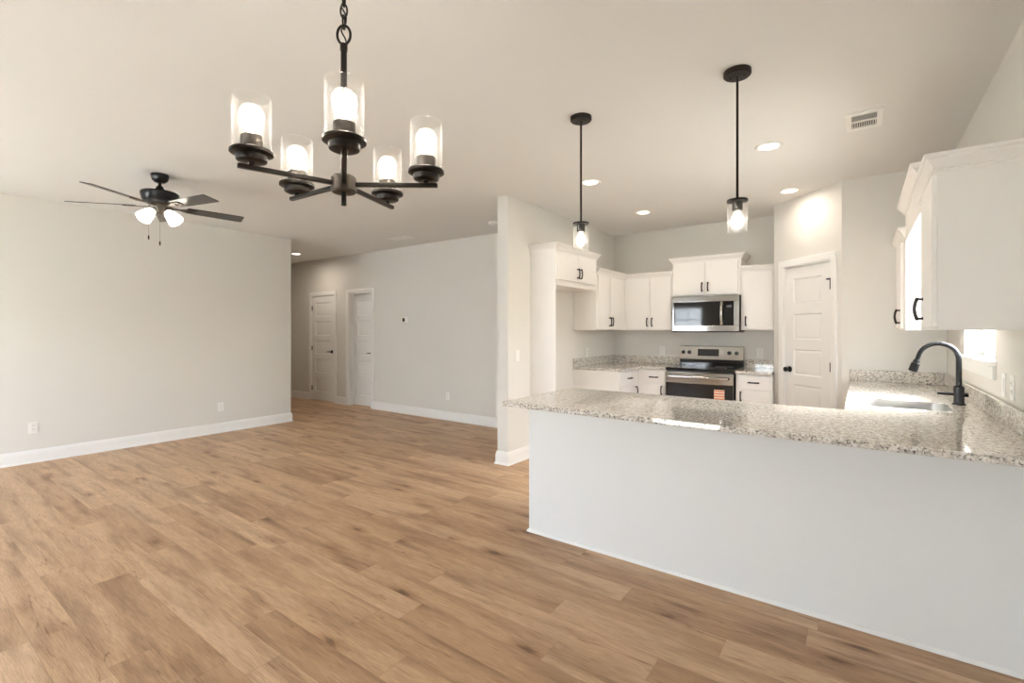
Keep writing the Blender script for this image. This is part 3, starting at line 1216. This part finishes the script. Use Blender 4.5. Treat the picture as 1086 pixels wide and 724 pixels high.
for f_ in (0.065, 0.165, 0.79, 0.90):
    bm = BM()
    p = on_panel(RX0 + (RX1 - RX0) * f_, 0.52)
    lathe(bm, [(0.0, 0), (0.024, 0), (0.024, 0.006), (0.019, 0.010), (0.017, 0.026), (0.0, 0.028)], p, nrm, 20)
    obj('knob', bm, M['plastic_black'], cp)
bm = BM()
xa, xb = RX0 + (RX1 - RX0) * 0.30, RX0 + (RX1 - RX0) * 0.63
tt = bmesh.new()
q = [on_panel(xa, 0.26) + nrm * 0.002, on_panel(xb, 0.26) + nrm * 0.002, on_panel(xb, 0.80) + nrm * 0.002, on_panel(xa, 0.80) + nrm * 0.002]
q2 = [p - nrm * 0.004 for p in q]
va, vb = [tt.verts.new(p) for p in q], [tt.verts.new(p) for p in q2]
tt.faces.new(va)
tt.faces.new(vb[::-1])
for k in range(4):
    tt.faces.new((va[k], va[(k + 1) % 4], vb[(k + 1) % 4], vb[k]))
bmesh.ops.recalc_face_normals(tt, faces=tt.faces)
merge(bm, tt)
obj('display', bm, M['glass_black'], cp)
# oven door: steel top band, handle, black glass
bm = BM()
box(bm, (RX0 + 0.003, RYF, 0.745), (RX1 - 0.003, RYF + 0.043, 0.872), 0.004)
box(bm, (RX0 + 0.003, RYF + 0.006, 0.27), (RX1 - 0.003, RYF + 0.043, 0.745), 0.003)
od = obj('oven_door', bm, M['steel'], t)
bm = BM()
box(bm, (RX0 + 0.006, RYF - 0.002, 0.275), (RX1 - 0.006, RYF + 0.006, 0.743), 0.002)
obj('oven_glass', bm, M['glass_black'], od)
bm = BM()
hz = 0.815
box(bm, (RX0 + 0.05, RYF - 0.052, hz - 0.016), (RX1 - 0.05, RYF - 0.034, hz + 0.016), 0.007, 3)
for xx in (RX0 + 0.07, RX1 - 0.07):
    box(bm, (xx - 0.014, RYF - 0.036, hz - 0.012), (xx + 0.014, RYF, hz + 0.012), 0.004)
obj('oven_handle', bm, M['steel'], od)
bm = BM()
box(bm, (RX0 + 0.003, RYF + 0.004, 0.05), (RX1 - 0.003, RYF + 0.043, 0.262), 0.004)
obj('drawer', bm, M['steel'], t)
bm = BM()
box(bm, (-1.353, RYF - 0.0035, 0.535), (-1.240, RYF - 0.0022, 0.690))
st = obj('paper_label', bm, M['sticker'], od)
st['label'] = 'orange and white striped paper label on the oven glass'

# ------------------------------------------------------------------ microwave
MX0, MX1, MYF, MYB, MZ0, MZ1 = -1.916, -1.142, 6.065, YK - G, 1.358, 1.786
t = thing('microwave', 'stainless steel over-the-range microwave under the raised cabinet', 'microwave', ((MX0 + MX1) / 2, (MYF + MYB) / 2, MZ0))
bm = BM()
box(bm, (MX0 + 0.002, MYF + 0.03, MZ0), (MX1 - 0.002, MYB, MZ1), 0.002)
box(bm, (MX0 + 0.002, MYF - 0.004, MZ0 - 0.014), (MX1 + 0.0, MYF + 0.30, MZ0), 0.002)
obj('body', bm, M['plastic_black'], t)
bm = BM()
wx = MX1 - MX0
zt, zbm = MZ1 - 0.072, MZ0 + 0.068
box(bm, (MX0, MYF, zt), (MX1, MYF + 0.03, MZ1), 0.004)
box(bm, (MX0, MYF, MZ0), (MX1, MYF + 0.03, zbm), 0.004)
box(bm, (MX0, MYF, zbm), (MX0 + 0.022, MYF + 0.03, zt), 0.003)
box(bm, (MX1 - 0.055, MYF, zbm), (MX1, MYF + 0.03, zt), 0.003)
dr_ = obj('door_frame', bm, M['steel'], t)
bm = BM()
box(bm, (MX0 + 0.022, MYF - 0.002, zbm), (MX0 + wx * 0.735, MYF + 0.02, zt), 0.002)
obj('door_glass', bm, M['glass_black'], t)
bm = BM()
box(bm, (MX0 + wx * 0.742, MYF - 0.0015, zbm), (MX1 - 0.055, MYF + 0.02, zt), 0.002)
kp = obj('keypad', bm, M['glass_black'], t)
bm = BM()
hx = MX0 + wx * 0.775
box(bm, (MX1 - 0.135, MYF - 0.003, zt - 0.075), (MX1 - 0.078, MYF - 0.001, zt - 0.05))
obj('display', bm, principled('dim_display', (0.06, 0.06, 0.065), 0.2), kp)
bm = BM()
hx = MX0 + wx * 0.762
pts = []
for k in range(9):
    f_ = k / 8
    pts.append((hx, MYF - 0.018 - 0.03 * math.sin(PI * f_), zbm + 0.012 + (zt - zbm - 0.02) * f_))
tube(bm, pts, 0.016, 12)
cyl(bm, (hx, MYF + 0.0, zbm + 0.02), (hx, MYF - 0.025, zbm + 0.02), 0.009, seg=10)
cyl(bm, (hx, MYF + 0.0, zt - 0.02), (hx, MYF - 0.025, zt - 0.02), 0.009, seg=10)
obj('handle', bm, M['steel'], t)

# ------------------------------------------------------------------ chandelier
CXc, CYc = -1.324, 0.914
ZA = 1.831
t = thing('chandelier', 'dark bronze five arm chandelier with clear cylinder glass shades', 'chandelier', (CXc, CYc, ZA))
RING = 0.26


def L2(x, y, z):
    return (x, y, z)


bm = BM()
lathe(bm, [(0.0, 0), (0.065, 0), (0.065, -0.012), (0.05, -0.026), (0.012, -0.032), (0.0, -0.032)], (0, 0, H - ZA - 0.001))
obj('canopy', bm, M['bronze'], t, True)
bm = BM()
lathe(bm, [(0.0, -0.026), (0.034, -0.026), (0.039, -0.02), (0.039, 0.02), (0.034, 0.026), (0.0, 0.026)])
obj('hub', bm, M['brass'], t, True)
bm = BM()
cyl(bm, (0, 0, -0.066), (0, 0, -0.026), 0.008, seg=14)
obj('finial', bm, M['bronze'], t, True)
bm = BM()
cyl(bm, (0, 0, 0.026), (0, 0, 0.435), 0.0095, seg=14)
cyl(bm, (0, 0, 0.425), (0, 0, 0.445), 0.0115, seg=14)
obj('stem', bm, M['bronze'], t, True)
bm = BM()
ra = math.radians(36)
pts = [(0.021 * math.cos(a * PI / 12) * math.cos(ra), 0.021 * math.cos(a * PI / 12) * math.sin(ra), 0.475 + 0.030 * math.sin(a * PI / 12)) for a in range(24)]
tube(bm, pts, 0.004, 8, True)
obj('loop', bm, M['bronze'], t, True)
bm = BM()
z = 0.515
k = 0
while z < H - ZA - 0.025:
    a0 = ra + (PI / 2 if k % 2 == 0 else 0.0)
    ex = []
    for a in range(20):
        q = a * PI / 10
        u, v = 0.0105 * math.cos(q), 0.022 * math.sin(q)
        ex.append((u * math.cos(a0), u * math.sin(a0), z + v))
    tube(bm, ex, 0.003, 6, True)
    z += 0.036
    k += 1
obj('chain', bm, M['bronze'], t, True)
bm = BM()
n = 40
tube(bm, [(0.008 * math.sin(i * 0.9), 0.008 * math.cos(i * 0.9), 0.44 + (H - ZA - 0.46) * i / n) for i in range(n + 1)], 0.0022, 6)
obj('cord', bm, M['bronze'], t, True)


def bulb(o, up, parent):
    """clear lamp bulb: glass envelope (slot 0) with its glowing core (slot 1) in one mesh."""
    bm = BM()
    lathe(bm, [(0.0, 0.0), (0.0145, 0.0), (0.0165, up * 0.010), (0.025, up * 0.026), (0.0325, up * 0.044), (0.0335, up * 0.055), (0.031, up * 0.068), (0.023, up * 0.080), (0.011, up * 0.0865), (0.0, up * 0.088)], o, (0, 0, 1), 24)
    n = len(bm.faces)
    lathe(bm, [(0.0, up * 0.008), (0.009, up * 0.014), (0.017, up * 0.030), (0.0215, up * 0.048), (0.0195, up * 0.062), (0.012, up * 0.072), (0.0, up * 0.076)], o, (0, 0, 1), 14)
    bm.faces.ensure_lookup_table()
    for f in bm.faces[n:]:
        f.material_index = 1
    b = obj('bulb', bm, M['bulb_glass'], parent, True)
    b.data.materials.append(M['bulb'])
    return b


def shade_mesh(bm, o, r, h, up=1, wall_=0.0025):
    lathe(bm, [(r, 0.0), (r, up * h), (r - wall_, up * h), (r - wall_, 0.0), (r, 0.0)], o, (0, 0, 1), 40, cap=False)


A0 = -0.59902
for k in range(5):
    an = A0 - k * 2 * PI / 5
    ca, sa = math.cos(an), math.sin(an)
    bm = BM()
    tt = bmesh.new()
    box(tt, (0.03, -0.0075, -0.0065), (0.296, 0.0075, 0.0065), 0.002)
    merge(bm, tt, Matrix.Rotation(an, 4, 'Z'))
    arm = obj('arm', bm, M['bronze'], t, True)
    o = (RING * ca, RING * sa, 0.0)
    bm = BM()
    lathe(bm, [(0.0, 0.006), (0.008, 0.006), (0.008, 0.014), (0.030, 0.014), (0.039, 0.018), (0.041, 0.022), (0.041, 0.034), (0.052, 0.036), (0.057, 0.039), (0.057, 0.046), (0.054, 0.049), (0.0, 0.049)], o, seg=32)
    cup = obj('cup', bm, M['bronze'], t, True)
    bm = BM()
    lathe(bm, [(0.0, 0.049), (0.029, 0.049), (0.029, 0.088), (0.025, 0.092), (0.0, 0.092)], o, seg=24)
    obj('socket', bm, M['brass'], cup, True)
    bulb((o[0], o[1], 0.0925), 1, cup)
    bm = BM()
    shade_mesh(bm, (o[0], o[1], 0.0495), 0.051, 0.150)
    obj('glass_shade', bm, M['shade'], t, True)

# ------------------------------------------------------------------ pendants
t = thing('pendant_light', 'left pendant light over the counter, nearer the partition wall', 'pendant light', (-1.451, 2.75, H), group='pendants over the peninsula')
bm = BM()
lathe(bm, [(0.0, -0.001), (0.068, -0.001), (0.068, -0.022), (0.062, -0.028), (0.010, -0.030), (0.0, -0.030)], seg=40)
for s in (-1, 1):
    cyl(bm, (s * 0.034, 0, -0.03), (s * 0.034, 0, -0.035), 0.006, seg=10)
obj('canopy', bm, M['bronze'], t, True)
bm = BM()
cyl(bm, (0, 0, -0.69), (0, 0, -0.03), 0.0065, seg=12)
obj('rod', bm, M['bronze'], t, True)
bm = BM()
lathe(bm, [(0.0, -0.668), (0.010, -0.670), (0.014, -0.678), (0.050, -0.680), (0.052, -0.684), (0.052, -0.690), (0.0, -0.690)], seg=36)
obj('cap', bm, M['bronze'], t, True)
bm = BM()
lathe(bm, [(0.0, -0.690), (0.026, -0.690), (0.026, -0.735), (0.022, -0.739), (0.0, -0.739)], seg=24)
so = obj('socket', bm, M['bronze'], t, True)
bulb((0, 0, -0.7395), -1, so)
bm = BM()
shade_mesh(bm, (0, 0, -0.6905), 0.049, 0.160, -1)
obj('glass_shade', bm, M['shade'], t, True)
dup(t, (-0.525, 2.75, H), label='right pendant light over the counter, in front of the pantry door')

# ------------------------------------------------------------------ ceiling fan
FCX, FCY, FZ = -4.985, 1.585, 2.46
t = thing('ceiling_fan', 'dark five blade ceiling fan with lit frosted glass shades', 'ceiling fan', (FCX, FCY, FZ))
bm = BM()
lathe(bm, [(0.0, H - FZ - 0.001), (0.067, H - FZ - 0.001), (0.067, H - FZ - 0.022), (0.058, H - FZ - 0.055), (0.036, H - FZ - 0.074), (0.0, H - FZ - 0.078)], seg=36)
obj('canopy', bm, M['black'], t, True)
bm = BM()
cyl(bm, (0, 0, 0.15), (0, 0, 0.21), 0.013, seg=14)
lathe(bm, [(0.0, 0.175), (0.022, 0.175), (0.034, 0.15), (0.05, 0.128), (0.0, 0.12)], seg=24)
obj('downrod', bm, M['black'], t, True)
bm = BM()
lathe(bm, [(0.0, 0.130), (0.04, 0.132), (0.09, 0.128), (0.136, 0.120), (0.143, 0.108), (0.140, 0.086), (0.130, 0.050), (0.11, 0.024), (0.085, 0.014), (0.0, 0.014)], seg=48)
obj('motor_housing', bm, M['black'], t, True)
bm = BM()
lathe(bm, [(0.0, 0.013), (0.082, 0.013), (0.082, -0.012), (0.070, -0.03), (0.066, -0.062), (0.05, -0.078), (0.0, -0.080)], seg=36)
sw = obj('switch_housing', bm, M['brass'], t, True)
for k in range(5):
    an = 5.25535 + k * 2 * PI / 5
    tt = bmesh.new()
    # blade outline: gently widening, clipped corners at the tip
    out = [(0.205, -0.052), (0.30, -0.060), (0.56, -0.066), (0.650, -0.067), (0.668, -0.058), (0.680, 0.054), (0.672, 0.066), (0.30, 0.060), (0.205, 0.052), (0.19, 0.0)]
    plate(tt, out, [], -0.003, 0.003, 0.001)
    bm = BM()
    merge(bm, tt, Matrix.Rotation(an, 4, 'Z') @ Matrix.Rotation(math.radians(-12), 4, 'X'))
    bl = obj('blade', bm, M['blade'], t, True)
    bm = BM()
    tt = bmesh.new()
    plate(tt, [(0.075, -0.020), (0.15, -0.014), (0.20, -0.034), (0.275, -0.030), (0.285, 0.0), (0.275, 0.030), (0.20, 0.034), (0.15, 0.014), (0.075, 0.020)],
          [[(0.205, -0.014), (0.205, 0.014), (0.255, 0.012), (0.255, -0.012)]], -0.010, -0.0032, 0.0015)
    for sx, sy in ((0.22, 0.02), (0.22, -0.02), (0.265, 0.0)):
        cyl(tt, (sx, sy, -0.013), (sx, sy, -0.009), 0.005, seg=8)
    merge(bm, tt, Matrix.Rotation(an, 4, 'Z') @ Matrix.Rotation(math.radians(-12), 4, 'X'))
    obj('bracket', bm, M['brass'], bl, True)
# light kit: two splayed shades
caz = math.atan2(-FCY, -FCX)     # toward the camera
for k in range(2):
    an = caz + (k - 0.5) * 1.75
    ax = Vector((math.cos(an) * 0.70, math.sin(an) * 0.70, -0.71)).normalized()
    o = Vector((math.cos(an) * 0.042, math.sin(an) * 0.042, -0.025))
    bm = BM()
    cyl(bm, o, o + ax * 0.045, 0.022, 0.030, 18)
    fi = obj('fitter', bm, M['brass'], t, True)
    bm = BM()
    q = o + ax * 0.035
    lathe(bm, [(0.026, 0.0), (0.034, 0.016), (0.044, 0.042), (0.052, 0.076), (0.058, 0.106), (0.061, 0.118), (0.058, 0.118), (0.055, 0.106), (0.049, 0.076), (0.041, 0.042), (0.031, 0.016), (0.023, 0.0)], q, ax, 32, cap=False)
    sh = obj('glass_shade', bm, M['frost'], t, True)
    bm = BM()
    lathe(bm, [(0.0, 0.02), (0.012, 0.02), (0.020, 0.05), (0.028, 0.075), (0.02, 0.098), (0.0, 0.104)], q, ax, 14)
    obj('bulb', bm, M['fan_bulb'], sh, True)
lx = Vector((math.cos(caz + PI / 2), math.sin(caz + PI / 2), 0))
for s, zb_ in ((0.088, -0.262), (0.0, -0.305)):
    b0 = lx * -s * 0.9 + Vector((0, 0, 0))
    bm = BM()
    z0_ = -0.082 if s == 0.0 else -0.06
    st_ = b0 if s == 0 else b0 * 0.75
    tube(bm, [(st_.x, st_.y, z0_), (b0.x, b0.y, z0_ - 0.02), (b0.x, b0.y, zb_)], 0.0011, 6)
    ch = obj('pull_chain', bm, M['brass'], t, True)
    bm = BM()
    lathe(bm, [(0.0, 0.0), (0.004, -0.002), (0.006, -0.012), (0.006, -0.034), (0.003, -0.040), (0.0, -0.040)], (b0.x, b0.y, zb_), seg=12)
    obj('fob', bm, M['bronze'], ch, True)

# ------------------------------------------------------------------ recessed lights
t = thing('recessed_light', 'recessed ceiling light over the far left of the kitchen, before the corner cabinets', 'recessed light', (-2.035, 5.394, H), group='recessed ceiling lights')
bm = BM()
lathe(bm, [(0.066, -0.003), (0.070, -0.008), (0.090, -0.006), (0.095, -0.0005), (0.066, -0.0005), (0.066, -0.003)], seg=40, cap=False)
obj('trim_ring', bm, M['plate'], t, True)
bm = BM()
lathe(bm, [(0.0, -0.0045), (0.066, -0.0035), (0.066, -0.0006), (0.0, -0.0006)], seg=40, cap=False)
obj('lens', bm, M['lens'], t, True)
cans = [(-2.018, 4.008, 'recessed ceiling light right beside the left pendant rod'),
        (-0.551, 4.008, 'recessed ceiling light between the right pendant and the ceiling vent'),
        (-0.561, 5.40, 'recessed ceiling light close above the pantry door'),
        (-8.18, 4.665, 'recessed ceiling light in the hallway past the left wall')]
for x, y, lab in cans:
    dup(t, (x, y, H), label=lab)


def can_light(x, y, e=CAN):
    d = bpy.data.lights.new('can_lamp', 'AREA')
    d.shape = 'DISK'
    d.size = 0.12
    d.energy = e
    d.color = (1.0, 0.87, 0.74)
    d.spread = math.radians(170)
    o = bpy.data.objects.new('can_lamp', d)
    C.objects.link(o)
    o.location = (x, y, H - 0.010)


can_light(-2.035, 5.394)
for x, y, lab in cans:
    can_light(x, y, CAN * (2.2 if x < -7 else 1.0))

# ------------------------------------------------------------------ ceiling vents, smoke alarm
t = thing('ceiling_vent', 'white slotted ceiling vent above the sink side of the kitchen', 'vent', (0.022, 3.865, H))
bm = BM()
plate(bm, [(-0.098, -0.160), (0.098, -0.160), (0.098, 0.160), (-0.098, 0.160)], [[(-0.066, -0.115), (0.066, -0.115), (0.066, -0.01), (-0.066, -0.01)], [(-0.066, 0.012), (0.066, 0.012), (0.066, 0.112), (-0.066, 0.112)]], -0.010, -0.0006, 0.002)
obj('frame', bm, M['plate'], t, True)
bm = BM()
box(bm, (-0.068, -0.117, -0.0016), (0.068, 0.115, -0.0006))  # flat dark sheet, coloured as the shade up in the duct
obj('duct_shade_sheet', bm, M['slot'], t, True)
for k in range(11):
    xx = -0.060 + 0.012 * k
    bm = BM()
    box(bm, (xx - 0.0022, 0.012, -0.0095), (xx + 0.0022, 0.112, -0.0018))
    obj('louver', bm, M['plate'], t, True)
for k in range(7):
    yy = -0.106 + 0.0145 * k
    tt = bmesh.new()
    box(tt, (-0.066, -0.006, -0.0006), (0.066, 0.006, 0.0006))
    bm = BM()
    merge(bm, tt, Matrix.Translation((0, yy, -0.0058)) @ Matrix.Rotation(math.radians(32), 4, 'X'))
    obj('louver', bm, M['plate'], t, True)
t = thing('ceiling_vent', 'flat white ceiling register near the hallway wall', 'vent', (-5.51, 4.77, H))
bm = BM()
plate(bm, [(-0.19, -0.10), (0.19, -0.10), (0.19, 0.10), (-0.19, 0.10)], [[(-0.15, -0.062), (0.15, -0.062), (0.15, 0.062), (-0.15, 0.062)]], -0.010, -0.0006, 0.003)
obj('frame', bm, M['plate'], t, True)
bm = BM()
for k in range(8):
    yy = -0.056 + 0.016 * k
    box(bm, (-0.15, yy - 0.004, -0.007), (0.15, yy + 0.006, -0.0055))
    box(bm, (-0.15, yy - 0.006, -0.0055), (0.15, yy - 0.004, -0.001))
obj('louvers', bm, M['plate'], t, True)
bm = BM()
lathe(bm, [(0.0, -0.0006), (0.066, -0.0006), (0.066, -0.012), (0.060, -0.030), (0.045, -0.038), (0.0, -0.039)], (-3.76, 4.77, H), seg=32)
o = obj('smoke_alarm', bm, M['plate'])
tag(o, 'round white smoke alarm on the ceiling beside the partition wall', 'smoke alarm')

# ------------------------------------------------------------------ wall plates
def outlet_proto(label, loc, rotz):
    t = thing('outlet', label, 'outlet', loc, rotz, 'wall outlets')
    bm = BM()
    box(bm, (-0.036, -0.006, -0.058), (0.036, -0.0005, 0.058), 0.002)
    obj('cover_plate', bm, M['plate'], t, True)
    for s in (-1, 1):
        bm = BM()
        box(bm, (-0.017, -0.0085, s * 0.0195 - 0.0145), (0.017, -0.0055, s * 0.0195 + 0.0145), 0.003)
        so = obj('socket', bm, M['plate'], t, True)
        bm = BM()
        for xx in (-0.0065, 0.0065):
            box(bm, (xx - 0.0012, -0.0088, s * 0.0195 - 0.002), (xx + 0.0012, -0.0083, s * 0.0195 + 0.008))
        cyl(bm, (0, -0.0083, s * 0.0195 - 0.008), (0, -0.0088, s * 0.0195 - 0.008), 0.0024, seg=8)
        obj('slot', bm, M['slot'], so, True)
    return t


op = outlet_proto('white outlet low on the left wall, nearer the camera', (XL, 1.092, 0.362), PI / 2)
dup(op, (XL, 2.891, 0.345), PI / 2, 'white outlet low on the left wall, near its far end')
dup(op, (-5.085, YH, 0.363), 0, 'white outlet low on the hallway wall right of the doors')
dup(op, (-2.174, YK, 1.090), 0, 'white outlet on the range wall left of the range')
dup(op, (-0.981, YK, 1.092), 0, 'white outlet on the range wall right of the range')
dup(op, (XP1, 5.63, 1.080), PI / 2, 'white outlet above the corner counter on the side wall')
dup(op, (XR, 3.215, 1.098), -PI / 2, 'white outlet above the window counter, nearer the camera')


def switch_proto(label, loc, rotz):
    t = thing('light_switch', label, 'light switch', loc, rotz, 'light switches')
    bm = BM()
    box(bm, (-0.036, -0.006, -0.058), (0.036, -0.0005, 0.058), 0.002)
    obj('cover_plate', bm, M['plate'], t, True)
    bm = BM()
    box(bm, (-0.016, -0.009, -0.033), (0.016, -0.0055, 0.033), 0.003)
    obj('rocker', bm, M['plate'], t, True)
    return t


sp_ = switch_proto('white light switch on the partition wall beside the fridge panel', (XP1, 4.067, 1.105), PI / 2)
dup(sp_, (XR, 3.38, 1.098), -PI / 2, 'white light switch above the window counter below the sill')
t = thing('thermostat', 'white round thermostat with dark display on the hallway wall', 'thermostat', (-6.04, YH, 1.54), 0)
bm = BM()
box(bm, (-0.062, -0.016, -0.045), (0.062, -0.0005, 0.045), 0.006)
obj('housing', bm, M['plate'], t, True)
bm = BM()
box(bm, (-0.055, -0.0175, -0.030), (0.000, -0.0155, 0.030), 0.001)
obj('display', bm, M['glass_black'], t, True)
